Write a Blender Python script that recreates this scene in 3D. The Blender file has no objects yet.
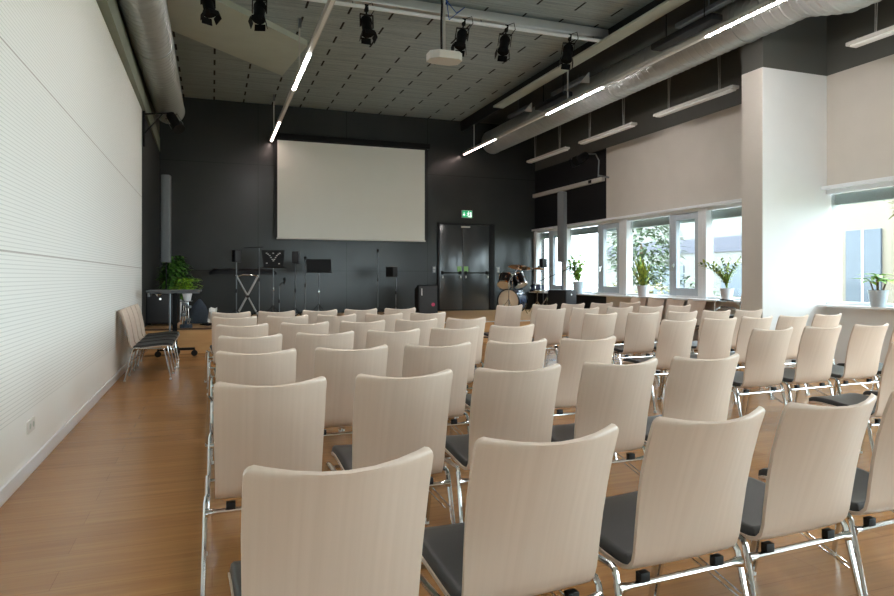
import bpy, bmesh, math, random
from mathutils import Vector, Matrix, Euler
R = math.radians
PI = math.pi
scene = bpy.context.scene
COL = scene.collection
random.seed(7)

# ------------------------------------------------------------------ materials
def lin(c):
    r = []
    for v in c:
        v /= 255.0
        r.append(v / 12.92 if v <= 0.04045 else ((v + 0.055) / 1.055) ** 2.4)
    return (r[0], r[1], r[2], 1.0)

class NT:
    def __init__(self, m):
        m.use_nodes = True
        self.nt = m.node_tree
        self.b = self.nt.nodes.get('Principled BSDF')
        self.out = self.nt.nodes.get('Material Output')
        self._o = None
    def n(self, t, **kw):
        nd = self.nt.nodes.new(t)
        for k, v in kw.items():
            setattr(nd, k, v)
        return nd
    def l(self, a, b):
        self.nt.links.new(a, b)
    def obj(self):
        if not self._o:
            self._o = self.n('ShaderNodeTexCoord').outputs['Object']
        return self._o
    def xyz(self):
        s = self.n('ShaderNodeSeparateXYZ'); self.l(self.obj(), s.inputs[0]); return s.outputs
    def math(self, op, a, b=None, c=None):
        nd = self.n('ShaderNodeMath', operation=op)
        for i, v in enumerate((a, b, c)):
            if v is None: continue
            if isinstance(v, (int, float)): nd.inputs[i].default_value = v
            else: self.l(v, nd.inputs[i])
        return nd.outputs[0]
    def noise(self, scale=(1, 1, 1), sc=5, detail=3, rough=0.5):
        mp = self.n('ShaderNodeMapping'); mp.inputs['Scale'].default_value = scale
        self.l(self.obj(), mp.inputs[0])
        nz = self.n('ShaderNodeTexNoise')
        nz.inputs['Scale'].default_value = sc; nz.inputs['Detail'].default_value = detail
        nz.inputs['Roughness'].default_value = rough
        self.l(mp.outputs[0], nz.inputs['Vector'])
        return nz.outputs['Fac']
    def ramp(self, fac, stops):
        rp = self.n('ShaderNodeValToRGB')
        el = rp.color_ramp.elements
        while len(el) < len(stops): el.new(0.5)
        for e, (p, c) in zip(el, stops):
            e.position = p; e.color = c
        self.l(fac, rp.inputs[0])
        return rp.outputs[0]
    def mix(self, fac, a, b, bt='MIX'):
        mx = self.n('ShaderNodeMix', data_type='RGBA', blend_type=bt)
        if isinstance(fac, (int, float)): mx.inputs[0].default_value = fac
        else: self.l(fac, mx.inputs[0])
        for i, v in ((6, a), (7, b)):
            if isinstance(v, tuple): mx.inputs[i].default_value = v
            else: self.l(v, mx.inputs[i])
        return mx.outputs[2]
    def bump(self, h, strength=0.3, dist=0.01):
        bp = self.n('ShaderNodeBump')
        bp.inputs['Strength'].default_value = strength; bp.inputs['Distance'].default_value = dist
        self.l(h, bp.inputs['Height']); self.l(bp.outputs[0], self.b.inputs['Normal'])

MATS = {}
def mat(name, rgb, rough=0.5, metal=0.0, var=0.0, nscale=30, spec=0.5, emit=None, es=0.0, bump=0.0):
    m = bpy.data.materials.new(name)
    t = NT(m)
    c = lin(rgb)
    t.b.inputs['Base Color'].default_value = c
    t.b.inputs['Roughness'].default_value = rough
    t.b.inputs['Metallic'].default_value = metal
    t.b.inputs['Specular IOR Level'].default_value = spec
    if var > 0:
        f = t.noise((1, 1, 1), nscale, 3)
        lo = tuple(v * (1 - var) for v in c[:3]) + (1,)
        hi = tuple(min(1, v * (1 + var)) for v in c[:3]) + (1,)
        t.l(t.ramp(f, [(0.3, lo), (0.7, hi)]), t.b.inputs['Base Color'])
        if bump: t.bump(f, bump, 0.004)
    if emit:
        t.b.inputs['Emission Color'].default_value = lin(emit)
        t.b.inputs['Emission Strength'].default_value = es
    MATS[name] = m
    return m

def make_materials():
    # birch plywood of the chairs
    m = mat('birch', (218, 197, 177), 0.38); t = NT(m)
    g = t.noise((70, 1.0, 1.6), 1.0, 3, 0.6)
    g2 = t.noise((9, .6, .8), 1.0, 2, 0.5)
    c = t.ramp(g, [(0.25, lin((212, 192, 175))), (0.75, lin((219, 200, 184)))])
    c2 = t.mix(t.math('MULTIPLY', g2, 0.3), c, lin((202, 181, 164)))
    t.l(c2, t.b.inputs['Base Color'])
    # acoustic ribbed white wall
    m = mat('white_wall', (232, 230, 220), 0.6); t = NT(m)
    o = t.xyz()
    w = t.math('FRACT', t.math('DIVIDE', o[2], 0.026))
    groove = t.math('LESS_THAN', w, 0.24)
    above = t.math('GREATER_THAN', o[2], 0.41)
    gm = t.math('MULTIPLY', groove, above)
    def line(z, h=0.006):
        return t.math('LESS_THAN', t.math('ABSOLUTE', t.math('SUBTRACT', o[2], z)), h)
    seam = t.math('MAXIMUM', line(1.43), line(2.63))
    base = t.mix(t.math('MULTIPLY', gm, 0.34), lin((240, 241, 236)), lin((170, 171, 166)))
    base = t.mix(t.math('MULTIPLY', seam, 0.5), base, lin((140, 120, 112)))
    t.l(base, t.b.inputs['Base Color'])
    # dark back wall panels
    m = mat('dark_wall', (54, 57, 57), 0.26, spec=0.42); t = NT(m)
    o = t.xyz()
    nz = t.noise((1, 1, 1), 0.8, 3)
    base = t.ramp(nz, [(0.3, lin((49, 51, 50))), (0.7, lin((56, 58, 57)))])
    def vl(ax, v, h=0.006):
        return t.math('LESS_THAN', t.math('ABSOLUTE', t.math('SUBTRACT', o[ax], v)), h)
    s = None
    for ax, v in ((2, 1.43), (2, 3.95), (0, 1.03), (0, 3.15), (0, 5.27)):
        q = vl(ax, v); s = q if s is None else t.math('MAXIMUM', s, q)
    base = t.mix(t.math('MULTIPLY', s, 0.75), base, lin((24, 25, 25)))
    t.l(base, t.b.inputs['Base Color'])
    # ceiling wood wool
    m = mat('ceiling_board', (98, 98, 90), 0.8); t = NT(m)
    o = t.xyz()
    st = t.noise((1.2, 26, 1), 1.0, 4, 0.65)
    fine = t.noise((8, 60, 1), 2.0, 3, 0.6)
    base = t.ramp(t.math('ADD', t.math('MULTIPLY', st, 0.6), t.math('MULTIPLY', fine, 0.4)),
                  [(0.34, lin((134, 145, 145))), (0.66, lin((174, 187, 187)))])
    fx = t.math('ABSOLUTE', t.math('SUBTRACT', t.math('FRACT', t.math('DIVIDE', t.math('SUBTRACT', o[0], 2.01 - 0.3275), 0.655)), 0.5))
    fy = t.math('FRACT', t.math('DIVIDE', t.math('ADD', o[1], 0.18), 0.665))
    dash = t.math('MULTIPLY', t.math('LESS_THAN', fx, 0.027), t.math('LESS_THAN', fy, 0.48))
    joint = t.math('LESS_THAN', t.math('FRACT', t.math('DIVIDE', o[1], 0.3325)), 0.035)
    base = t.mix(t.math('MULTIPLY', joint, 0.35), base, lin((52, 52, 48)))
    base = t.mix(dash, base, lin((10, 10, 10)))
    t.l(base, t.b.inputs['Base Color'])
    # oak floor, boards run along X
    m = mat('oak_floor', (186, 140, 92), 0.27); t = NT(m)
    mp = t.n('ShaderNodeMapping'); t.l(t.obj(), mp.inputs[0])
    br = t.n('ShaderNodeTexBrick')
    br.inputs['Scale'].default_value = 1.0
    br.inputs['Mortar Size'].default_value = 0.0012
    br.inputs['Brick Width'].default_value = 1.25
    br.inputs['Row Height'].default_value = 0.19
    br.inputs['Color1'].default_value = lin((184, 139, 88))
    br.inputs['Color2'].default_value = lin((174, 129, 80))
    br.inputs['Mortar'].default_value = lin((146, 104, 62))
    t.l(mp.outputs[0], br.inputs['Vector'])
    g = t.noise((1.1, 26, 1), 1.0, 5, 0.68)
    gc = t.ramp(g, [(0.3, lin((160, 122, 86))), (0.72, lin((232, 212, 186)))])
    base = t.mix(0.75, br.outputs['Color'], gc, 'MULTIPLY')
    base = t.mix(0.3, base, br.outputs['Color'])
    t.l(base, t.b.inputs['Base Color'])
    m = mat('stage_wood', (205, 160, 108), 0.36); t = NT(m)
    g = t.noise((1.4, 20, 9), 1.0, 4, 0.6)
    t.l(t.ramp(g, [(0.3, lin((194, 148, 98))), (0.7, lin((213, 170, 118)))]), t.b.inputs['Base Color'])
    # galvanised spiral duct
    m = mat('galvanised', (168, 170, 166), 0.42, 0.6); t = NT(m)
    g = t.noise((2, 2, 2), 3, 3)
    t.l(t.ramp(g, [(0.3, lin((176, 179, 177))), (0.7, lin((184, 187, 184)))]), t.b.inputs['Base Color'])
    # foliage
    for nm, a, b in (('leaf_dark', (48, 92, 36), (92, 140, 52)), ('leaf_bright', (92, 150, 40), (168, 200, 70)),
                     ('leaf_snake', (70, 110, 50), (190, 200, 90)), ('leaf_garden', (70, 86, 68), (108, 120, 92)),
                     ('leaf_pale', (126, 120, 76), (160, 152, 104))):
        m = mat(nm, a, 0.5); t = NT(m)
        g = t.noise((1, 1, 1), 14, 2)
        t.l(t.ramp(g, [(0.35, lin(a)), (0.65, lin(b))]), t.b.inputs['Base Color'])
    # window glass: clear, and a copy with a tint added to dim the seen windows
    for nm, tint in (('window_glass', (0.92, 0.96, 0.95, 1)), ('dimmed_glass', (0.76, 0.785, 0.785, 1))):
        m = bpy.data.materials.new(nm); t = NT(m)
        t.nt.nodes.remove(t.b)
        tr = t.n('ShaderNodeBsdfTransparent'); tr.inputs[0].default_value = tint
        gl = t.n('ShaderNodeBsdfGlossy'); gl.inputs['Roughness'].default_value = 0.02
        lw = t.n('ShaderNodeLayerWeight'); lw.inputs['Blend'].default_value = 0.5
        fc = t.math('ADD', t.math('MULTIPLY', t.math('POWER', lw.outputs['Facing'], 4.0), 0.5), 0.03)
        mx = t.n('ShaderNodeMixShader')
        t.l(fc, mx.inputs[0]); t.l(tr.outputs[0], mx.inputs[1]); t.l(gl.outputs[0], mx.inputs[2])
        t.l(mx.outputs[0], t.out.inputs[0]); MATS[nm] = m
    # plain ones
    mat('seat_fabric', (38, 37, 36), 0.42, var=0.12, nscale=220, bump=0.08)
    mat('chrome', (214, 214, 212), 0.12, 1.0, var=0.04, nscale=5)
    mat('black_plastic', (22, 22, 23), 0.5, spec=0.3, var=0.1, nscale=60)
    mat('black_metal', (14, 14, 15), 0.6, spec=0.2, var=0.1, nscale=40)
    mat('glide_plastic', (205, 203, 198), 0.5, var=0.05)
    mat('warm_wall', (206, 199, 189), 0.65, var=0.02, nscale=3)
    mat('white_paint', (226, 226, 224), 0.6, var=0.015, nscale=3)
    mat('upper_grey', (84, 84, 79), 0.65, var=0.05, nscale=2)
    mat('deep_black', (22, 22, 25), 0.55, spec=0.3, var=0.1, nscale=3)
    mat('side_dark', (44, 46, 45), 0.65, var=0.04, nscale=2)
    mat('soffit_dark', (132, 138, 124), 0.6, var=0.04, nscale=3)
    mat('soffit_grey', (188, 195, 182), 0.6, var=0.04, nscale=3)
    mat('frame_white', (232, 234, 236), 0.4, var=0.01)
    mat('frame_grey', (186, 196, 204), 0.4, var=0.03, nscale=4)
    mat('screen_fabric', (238, 240, 232), 0.85, var=0.01, nscale=2)
    mat('door_black', (58, 62, 64), 0.2, var=0.05, nscale=1.5, spec=0.9)
    mat('white_plastic', (222, 220, 214), 0.4, var=0.02)
    mat('lamp_grey', (196, 194, 188), 0.4, var=0.03)
    mat('diffuser_off', (236, 236, 232), 0.5, var=0.01)
    mat('led_on', (255, 240, 232), 0.5, emit=(246, 241, 240), es=34.0)
    mat('led_soft', (255, 240, 232), 0.5, emit=(255, 226, 216), es=5.0)
    mat('sign_green', (30, 170, 110), 0.4, emit=(30, 175, 115), es=0.12)
    mat('sticker_green', (150, 200, 130), 0.5, var=0.05)
    mat('sign_white', (240, 245, 240), 0.4, emit=(235, 245, 240), es=0.2)
    mat('truss_silver', (206, 208, 208), 0.3, 0.6, var=0.03, nscale=4)
    mat('speaker_grey', (104, 108, 110), 0.5, var=0.06, nscale=80)
    mat('speaker_grille', (52, 53, 55), 0.6, var=0.15, nscale=300)
    mat('table_top', (82, 84, 86), 0.3, var=0.06, nscale=20)
    mat('steel_grey', (120, 123, 126), 0.35, 0.6, var=0.04)
    mat('bag_blue', (52, 62, 74), 0.8, var=0.15, nscale=40)
    mat('cable_blue', (40, 90, 170), 0.5, var=0.05)
    mat('logo_pink', (214, 70, 110), 0.5, var=0.05)
    mat('brass', (196, 140, 88), 0.22, 1.0, var=0.08, nscale=20)
    mat('drum_head', (222, 206, 182), 0.5, var=0.03, nscale=8)
    mat('drum_shell', (16, 17, 22), 0.15, var=0.1)
    mat('pearl_blue', (60, 72, 96), 0.2, var=0.55, nscale=14)
    mat('pot_white', (226, 226, 228), 0.35, var=0.02)
    mat('pot_grey', (176, 188, 196), 0.4, var=0.03)
    mat('soil', (60, 44, 32), 0.9, var=0.3, nscale=60)
    mat('stem_green', (118, 142, 62), 0.5, var=0.1)
    mat('bark', (110, 92, 74), 0.85, var=0.2, nscale=10)
    mat('carpet_brown', (92, 66, 48), 0.9, var=0.15, nscale=50)
    mat('lens_glass', (40, 44, 56), 0.08, var=0.02)
    mat('lawn', (104, 110, 76), 0.9, var=0.25, nscale=1.5)
    mat('paving', (120, 118, 112), 0.85, var=0.08, nscale=2)
    mat('render_white', (118, 116, 114), 0.8, var=0.03, nscale=1)
    mat('render_cream', (138, 127, 112), 0.8, var=0.03, nscale=1)
    mat('facade_dark', (68, 67, 80), 0.5, var=0.06, nscale=1)
    mat('facade_glass', (70, 80, 92), 0.15, var=0.1, nscale=1)
    mat('blind_grey', (206, 214, 212), 0.5, var=0.04, nscale=2)
make_materials()

# ------------------------------------------------------------------ mesh builder
def frame_of(d):
    d = d.normalized()
    up = Vector((0, 0, 1)) if abs(d.z) < 0.95 else Vector((1, 0, 0))
    a = d.cross(up).normalized()
    return a, a.cross(d).normalized()

class MB:
    def __init__(self): self.bm = bmesh.new()
    def _put(self, vs, fs, mi=0, M=None):
        bv = [self.bm.verts.new((M @ Vector(v)) if M else Vector(v)) for v in vs]
        for f in fs:
            try:
                fc = self.bm.faces.new([bv[i] for i in f]); fc.material_index = mi
            except ValueError: pass
        return bv
    def box(self, c, s, bev=0.0, M=None, mi=0):
        x, y, z = (q / 2 for q in s)
        vs = [(c[0] + a * x, c[1] + b * y, c[2] + d * z) for a in (-1, 1) for b in (-1, 1) for d in (-1, 1)]
        fs = [(0, 1, 3, 2), (4, 6, 7, 5), (0, 4, 5, 1), (2, 3, 7, 6), (0, 2, 6, 4), (1, 5, 7, 3)]
        bv = self._put(vs, fs, mi, M)
        if bev > 0:
            es = set()
            for v in bv:
                for e in v.link_edges: es.add(e)
            bmesh.ops.bevel(self.bm, geom=list(es), offset=min(bev, min(s) * 0.45), segments=2, affect='EDGES', profile=0.6)
        return self
    def tube(self, pts, r, n=8, M=None, mi=0, cap=True):
        pts = [Vector(p) for p in pts]
        rs = r if isinstance(r, (list, tuple)) else [r] * len(pts)
        dirs = []
        for i in range(len(pts)):
            a = pts[max(0, i - 1)]; b = pts[min(len(pts) - 1, i + 1)]
            dirs.append((b - a).normalized())
        u, w = frame_of(dirs[0])
        vs = []
        for i, p in enumerate(pts):
            d = dirs[i]
            u = (u - d * u.dot(d)).normalized(); w = d.cross(u).normalized()
            for k in range(n):
                t = 2 * PI * k / n
                vs.append(p + (u * math.cos(t) + w * math.sin(t)) * rs[i])
        fs = []
        for i in range(len(pts) - 1):
            for k in range(n):
                fs.append((i * n + k, i * n + (k + 1) % n, (i + 1) * n + (k + 1) % n, (i + 1) * n + k))
        if cap:
            fs.append(tuple(reversed(range(n)))); fs.append(tuple(range((len(pts) - 1) * n, len(pts) * n)))
        self._put(vs, fs, mi, M); return self
    def lathe(self, prof, n=24, M=None, mi=0, cap=True):
        vs = []; fs = []
        for r, z in prof:
            for k in range(n):
                t = 2 * PI * k / n
                vs.append((r * math.cos(t), r * math.sin(t), z))
        for i in range(len(prof) - 1):
            for k in range(n):
                fs.append((i * n + k, i * n + (k + 1) % n, (i + 1) * n + (k + 1) % n, (i + 1) * n + k))
        if cap and prof[0][0] > 1e-5: fs.append(tuple(reversed(range(n))))
        if cap and prof[-1][0] > 1e-5: fs.append(tuple(range((len(prof) - 1) * n, len(prof) * n)))
        self._put(vs, fs, mi, M); return self
    def ring(self, r0, r1, z0, z1, n=28, M=None, mi=0):
        return self.lathe([(r0, z0), (r1, z0), (r1, z1), (r0, z1), (r0, z0)], n, M, mi, cap=False)
    def prism(self, poly, h, M=None, mi=0):      # polygon in XY, extruded along Z from 0 to h
        n = len(poly)
        vs = [(x, y, 0) for x, y in poly] + [(x, y, h) for x, y in poly]
        fs = [tuple(reversed(range(n))), tuple(range(n, 2 * n))]
        for k in range(n): fs.append((k, (k + 1) % n, n + (k + 1) % n, n + k))
        self._put(vs, fs, mi, M); return self
    def ball(self, c, r, M=None, mi=0, n=10):
        prof = [(max(1e-6, r * math.sin(PI * i / n)), -r * math.cos(PI * i / n)) for i in range(n + 1)]
        T = Matrix.Translation(c)
        self.lathe(prof, 12, (M @ T) if M else T, mi); return self
    def quadgrid(self, P, mi=0, M=None):         # P rows of points
        h, w = len(P), len(P[0])
        vs = [p for row in P for p in row]
        fs = [(i * w + j, i * w + j + 1, (i + 1) * w + j + 1, (i + 1) * w + j) for i in range(h - 1) for j in range(w - 1)]
        self._put(vs, fs, mi, M); return self
    def leaf(self, p, d, L, W, droop=0.3, mi=0, up=Vector((0, 0, 1))):
        d = Vector(d).normalized()
        s = d.cross(up)
        s = s.normalized() if s.length > 1e-3 else Vector((1, 0, 0))
        nrm = s.cross(d)
        rows = []
        for i, (t, w) in enumerate(((0, .12), (.25, .8), (.5, 1), (.78, .65), (1, .04))):
            c = Vector(p) + d * L * t - Vector((0, 0, 1)) * droop * L * t * t
            rows.append([c - s * W * w / 2 + nrm * W * .12 * w, c, c + s * W * w / 2 + nrm * W * .12 * w])
        self.quadgrid(rows, mi); return self
    def build(self, name, mats, parent=None, loc=(0, 0, 0), rot=None, ang=35):
        bmesh.ops.remove_doubles(self.bm, verts=self.bm.verts, dist=1e-6)
        bmesh.ops.recalc_face_normals(self.bm, faces=self.bm.faces)
        me = bpy.data.meshes.new(name)
        self.bm.to_mesh(me); self.bm.free()
        for q in (mats if isinstance(mats, (list, tuple)) else [mats]): me.materials.append(MATS[q])
        me.polygons.foreach_set('use_smooth', [True] * len(me.polygons))
        me.set_sharp_from_angle(angle=R(ang))
        o = bpy.data.objects.new(name, me); COL.objects.link(o)
        o.location = loc
        if rot: o.rotation_euler = rot
        if parent: o.parent = parent
        return o

def tag(o, label=None, cat=None, group=None, kind=None):
    if label: o['label'] = label
    if cat: o['category'] = cat
    if group: o['group'] = group
    if kind: o['kind'] = kind
    return o
def thing(name, label, cat, loc=(0, 0, 0), rz=0.0, group=None):
    o = bpy.data.objects.new(name, None); COL.objects.link(o)
    o.location = loc; o.rotation_euler = (0, 0, rz); o.empty_display_size = 0.1
    return tag(o, label, cat, group)
def struct(o): o['kind'] = 'structure'; return o
def copy_tree(o, parent=None):
    c = o.copy(); COL.objects.link(c); c.parent = parent
    for ch in o.children: copy_tree(ch, c)
    return c
def along(p, q):          # matrix carrying +Z onto p->q, origin at p
    p = Vector(p); d = (Vector(q) - p)
    return Matrix.Translation(p) @ d.to_track_quat('Z', 'Y').to_matrix().to_4x4()

# ------------------------------------------------------------------ the room
XL, XR, YB, YF, ZC = -1.12, 8.4, 16.05, -4.6, 5.41
SILL, HEAD = 0.88, 2.52
MB().box(((XL + XR) / 2, (YF + YB) / 2, -0.1), (XR - XL + 0.8, YB - YF + 0.6, 0.2)).build('floor', 'oak_floor')
struct(bpy.data.objects['floor'])
# ceiling board raft and the dark slab beside it
b = MB()
b.box(((XL + 6.5) / 2, (YF + YB) / 2, ZC + 0.05), (6.5 - XL, YB - YF, 0.1))
struct(b.build('ceiling', 'ceiling_board'))
struct(MB().box(((6.5 + XR + .3) / 2, (YF + YB) / 2, ZC + 0.10), (XR + .3 - 6.5, YB - YF, 0.2)).build('ceiling', 'upper_grey'))
# left wall
b = MB()
b.box((XL - 0.15, (YF + 12.1) / 2, 2.06), (0.3, 12.1 - YF, 4.12))
b.box((XL - 0.15, (12.1 + YB) / 2, 2.06), (0.3, YB - 12.1, 4.12), mi=1)
b.box((XL - 0.15, (YF + YB) / 2, 4.77), (0.3, YB - YF, 1.3), mi=2)
struct(b.build('wall_left', ['white_wall', 'side_dark', 'upper_grey']))
struct(MB().box((XL + 0.008, (YF + 12.1) / 2, 0.045), (0.016, 12.1 - YF, 0.09), 0.003).build('baseboard_left', 'frame_white'))
# tapering grey soffit strip along the top of the white wall
b = MB()
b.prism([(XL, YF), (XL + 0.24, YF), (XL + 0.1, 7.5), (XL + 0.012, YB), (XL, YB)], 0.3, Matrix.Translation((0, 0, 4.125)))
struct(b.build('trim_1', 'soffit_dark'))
# back wall (behind the stage)
struct(MB().box(((XL + XR) / 2, YB + 0.15, 2.7), (XR - XL + .6, 0.3, 5.7)).build('wall_back', 'dark_wall'))
# wall behind the camera, with an opening added to let in daylight
b = MB()
b.box(((XL + XR) / 2, YF - 0.15, 0.44), (XR - XL + .6, 0.3, 0.88))
b.box(((XL + XR) / 2, YF - 0.15, 3.9), (XR - XL + .6, 0.3, 3.6))
b.box((XL + 2.1, YF - 0.15, 1.49), (4.8, 0.3, 1.22)); b.box((XR - 0.1, YF - 0.15, 1.49), (0.8, 0.3, 1.22))
struct(b.build('wall_front', 'white_paint'))
# right wall
b = MB()
T = 0.3
def seg(y0, y1, z0, z1, mi): b.box((XR + T / 2, (y0 + y1) / 2, (z0 + z1) / 2), (T, y1 - y0, z1 - z0), mi=mi)
seg(12.6, YB, 0, SILL, 2); seg(7.37, 12.6, 0, SILL, 0); seg(YF, 7.37, 0, SILL, 1)
seg(12.6, YB, HEAD + .06, 4.2, 2); seg(7.37, 12.6, HEAD + .06, 4.2, 0); seg(4.6, 7.37, HEAD + .06, 4.2, 0); seg(YF, 4.6, 3.5 + .06, 4.2, 0)
seg(YF, YB, 4.2, 5.42, 3)
struct(b.build('wall_right', ['warm_wall', 'white_paint', 'deep_black', 'upper_grey']))
b = MB()
b.box((7.95, 7.18, 2.1), (1.5, 0.38, 4.2), mi=0); b.box((7.95, 7.18, 4.85), (1.5, 0.38, 1.3), mi=1)
pl = struct(b.build('wall_pillar', ['white_paint', 'upper_grey']))
struct(MB().box((7.198, 7.18, 2.1), (0.008, 0.372, 4.19)).build('pillar_shade', 'warm_wall'))  # beige sheet that paints the shade onto the pillar's room side

# windows in the right wall
def window(name, y0, y1, layout, head=HEAD):
    """layout: list of (ya, yb, kind) running along Y; kind pane / casement / post / mullion"""
    w = bpy.data.objects.new(name, None); COL.objects.link(w); w.location = (XR + 0.045, (y0 + y1) / 2, SILL); struct(w)
    gm = 'dimmed_glass' if head == HEAD else 'window_glass'
    yc = (y0 + y1) / 2; h = head - SILL
    f = MB()
    f.box((0, 0, h + 0.0), (0.12, y1 - y0, 0.07), 0.004); f.box((0, 0, 0.025), (0.12, y1 - y0, 0.05), 0.004)
    f.box((-0.07, 0, h + 0.045), (0.17, y1 - y0, 0.05), 0.004)
    for ya, yb, k in layout:
        if k == 'post': f.box((-0.01, (ya + yb) / 2 - yc, h / 2), (0.16, yb - ya, h), 0.004)
    f.build('frame', 'frame_white', w)
    g = MB(); n = 0
    for ya, yb, k in layout:
        if k == 'mullion': g.box((0, (ya + yb) / 2 - yc, h / 2), (0.11, yb - ya, h - .06), 0.004); n += 1
    if n: g.build('mullion', 'frame_grey', w)
    else: g.bm.free()
    for ya, yb, k in layout:
        m = (ya + yb) / 2 - yc
        if k == 'pane':
            MB().box((0.02, m, h / 2), (0.002, yb - ya, h - 0.08)).build('pane', gm, w)
        if k == 'casement':
            c = MB(); ww = yb - ya
            for s in (-1, 1): c.box((-0.02, m + s * (ww / 2 - 0.055), h / 2), (0.09, 0.11, h - 0.09), 0.006)
            c.box((-0.02, m, 0.12), (0.086, ww - .215, 0.14), 0.004); c.box((-0.02, m, h - 0.1), (0.086, ww - .215, 0.11), 0.004)
            cc = c.build('casement', 'frame_grey', w)
            MB().box((0.0, m, h / 2), (0.002, ww - 0.2, h - 0.3)).build('pane', gm, cc)
            hd = MB(); hy = m + ww / 2 - 0.055
            hd.box((-0.075, hy, 0.62), (0.02, 0.03, 0.09), 0.006); hd.tube([(-0.085, hy, 0.64), (-0.115, hy, 0.64), (-0.115, hy, 0.52)], 0.009)
            hd.build('handle', 'chrome', cc)
    bl = MB().box((0.17, 0, h - 0.11), (0.10, y1 - y0, 0.16), 0.01)
    bl.build('blind_box', 'blind_grey', w)
    return w
window('window_1', 14.3, 16.04, [(15.9, 16.04, 'post'), (15.26, 15.9, 'pane'), (15.12, 15.26, 'mullion'), (14.44, 15.12, 'casement'), (14.3, 14.44, 'post')])
window('window_2', 11.9, 14.3, [(12.93, 14.3, 'pane'), (12.8, 12.93, 'mullion'), (12.05, 12.8, 'casement'), (11.9, 12.05, 'post')])
window('window_3', 9.5, 11.9, [(11.78, 11.9, 'post'), (10.43, 11.78, 'pane'), (10.33, 10.43, 'mullion'), (9.6, 10.33, 'casement'), (9.5, 9.6, 'post')])
window('window_4', 7.37, 9.5, [(9.39, 9.5, 'post'), (8.05, 9.39, 'pane'), (7.95, 8.05, 'mullion'), (7.37, 7.95, 'casement')])
window('window_5', 4.6, 6.99, [(5.5, 6.97, 'pane'), (5.4, 5.5, 'mullion'), (4.7, 5.4, 'casement'), (4.6, 4.7, 'post')])
TALL = 3.5  # unseen windows near the camera, made tall to bring in more daylight
for i, y in enumerate((4.6, 2.2, -0.2, -2.6)):
    y0 = max(YF, y - 2.4)
    window('window_%d' % (6 + i), y0, y, [(y0 + 0.9, y, 'pane'), (y0 + 0.8, y0 + 0.9, 'mullion'), (y0 + 0.1, y0 + 0.8, 'casement'), (y0, y0 + 0.1, 'post')], TALL)
# unseen window added behind the camera to bring daylight onto the chair backs
w = bpy.data.objects.new('window_10', None); COL.objects.link(w); w.location = ((XL + 4.5 + XR - .5) / 2, YF - 0.12, 0.88); struct(w)
f = MB(); W = XR - XL - 5.0
for z in (0.03, 1.19): f.box((0, 0, z), (W, 0.1, 0.06))
for k in range(5): f.box((-W / 2 + W * k / 4, 0, 0.61), (0.08, 0.1, 1.22))
f.build('frame', 'frame_white', w)
for k in range(4): MB().box((-W / 2 + W * (k + .5) / 4, 0, 0.61), (W / 4 - .08, 0.012, 1.1)).build('pane', 'window_glass', w)
# sills
struct(MB().box((XR - 0.06, (7.37 + YB) / 2, SILL - 0.012), (0.28, YB - 7.37 - 0.02, 0.035), 0.006).build('trim_3', 'frame_white'))
struct(MB().box((XR - 0.06, (YF + 6.98) / 2, SILL - 0.012), (0.28, 6.97 - YF, 0.035), 0.006).build('trim_4', 'frame_white'))

# stage platform
SZ = 0.41
b = MB()
b.box(((XL + XR) / 2, (11.7 + YB) / 2, SZ / 2 - 0.01), (XR - XL, YB - 11.7, SZ - 0.02))
st = struct(b.build('stage', 'stage_wood'))
st['label'] = 'low oak stage platform across the end of the hall'
struct(MB().box((0.05, 11.79, SZ - 0.005), (2.3, 0.2, 0.01)).build('trim_5', 'carpet_brown'))
struct(MB().box((4.8, 11.72, SZ - 0.008), (7.15, 0.05, 0.016)).build('trim_6', 'frame_white'))

# beams and a shade fascia under the ceiling
b = MB()
b.prism([(-1.1, 11.05), (1.32, 13.33), (1.56, 11.46), (-0.75, 9.25), (-1.1, 9.25)], 0.10, Matrix.Translation((0, 0, 5.305)))
struct(b.build('trim_7', 'soffit_grey'))
struct(MB().box((6.08, (YF + 13.4) / 2, 5.12), (0.25, 13.4 - YF, 0.04), 0.005).build('trim_8', 'soffit_grey'))
struct(MB().box((6.24, (YF + YB) / 2, 5.275), (0.08, YB - YF, 0.27)).build('shade_fascia', 'deep_black'))  # black board standing in for the shadow zone at the ceiling edge

# ------------------------------------------------------------------ doors
d = bpy.data.objects.new('door_1', None); COL.objects.link(d); d.location = (6.345, YB, SZ); struct(d)
DW, DH = 1.57, 2.27
f = MB()
f.box((-DW / 2 + 0.0, -0.02, DH / 2), (0.05, 0.06, DH), 0.004); f.box((DW / 2 - 0.05, -0.03, DH / 2), (0.14, 0.08, DH), 0.004); f.box((0, -0.02, DH), (DW + .04, 0.06, 0.05), 0.004)  # wide black right jamb stands in for the shadowed door reveal
f.build('frame', 'deep_black', d)
for s, x0, x1 in ((-1, -DW / 2 + 0.03, -0.112), (1, -0.105, DW / 2 - 0.12)):
    lf = MB().box(((x0 + x1) / 2, -0.02, DH / 2), (x1 - x0, 0.04, DH - 0.03), 0.004).build('leaf', 'door_black', d)
    pb = MB(); z = 0.98
    pb.tube([(x0 + 0.07, -0.1, z), (x1 - 0.07, -0.1, z)], 0.014)
    for x in (x0 + 0.07, x1 - 0.07):
        pb.box((x, -0.07, z), (0.05, 0.08, 0.09), 0.008)
    pb.build('push_bar', 'black_metal', lf)
    xh = (x1 - 0.09) if s < 0 else (x0 + 0.09)
    MB().box((xh, -0.045, z + 0.1), (0.12, 0.008, 0.14)).build('sign_plate', 'sticker_green', lf)['label'] = 'small green sticker above push bar'
    hd = MB()
    for x in (x0 + 0.07, x1 - 0.07): hd.box((x, -0.09, z - 0.11), (0.035, 0.02, 0.06), 0.005)
    hd.build('lock', 'white_plastic', lf)
MB().box((-0.03, -0.055, DH - 0.075), (0.25, 0.03, 0.04), 0.005).build('door_closer', 'lamp_grey', d)

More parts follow.
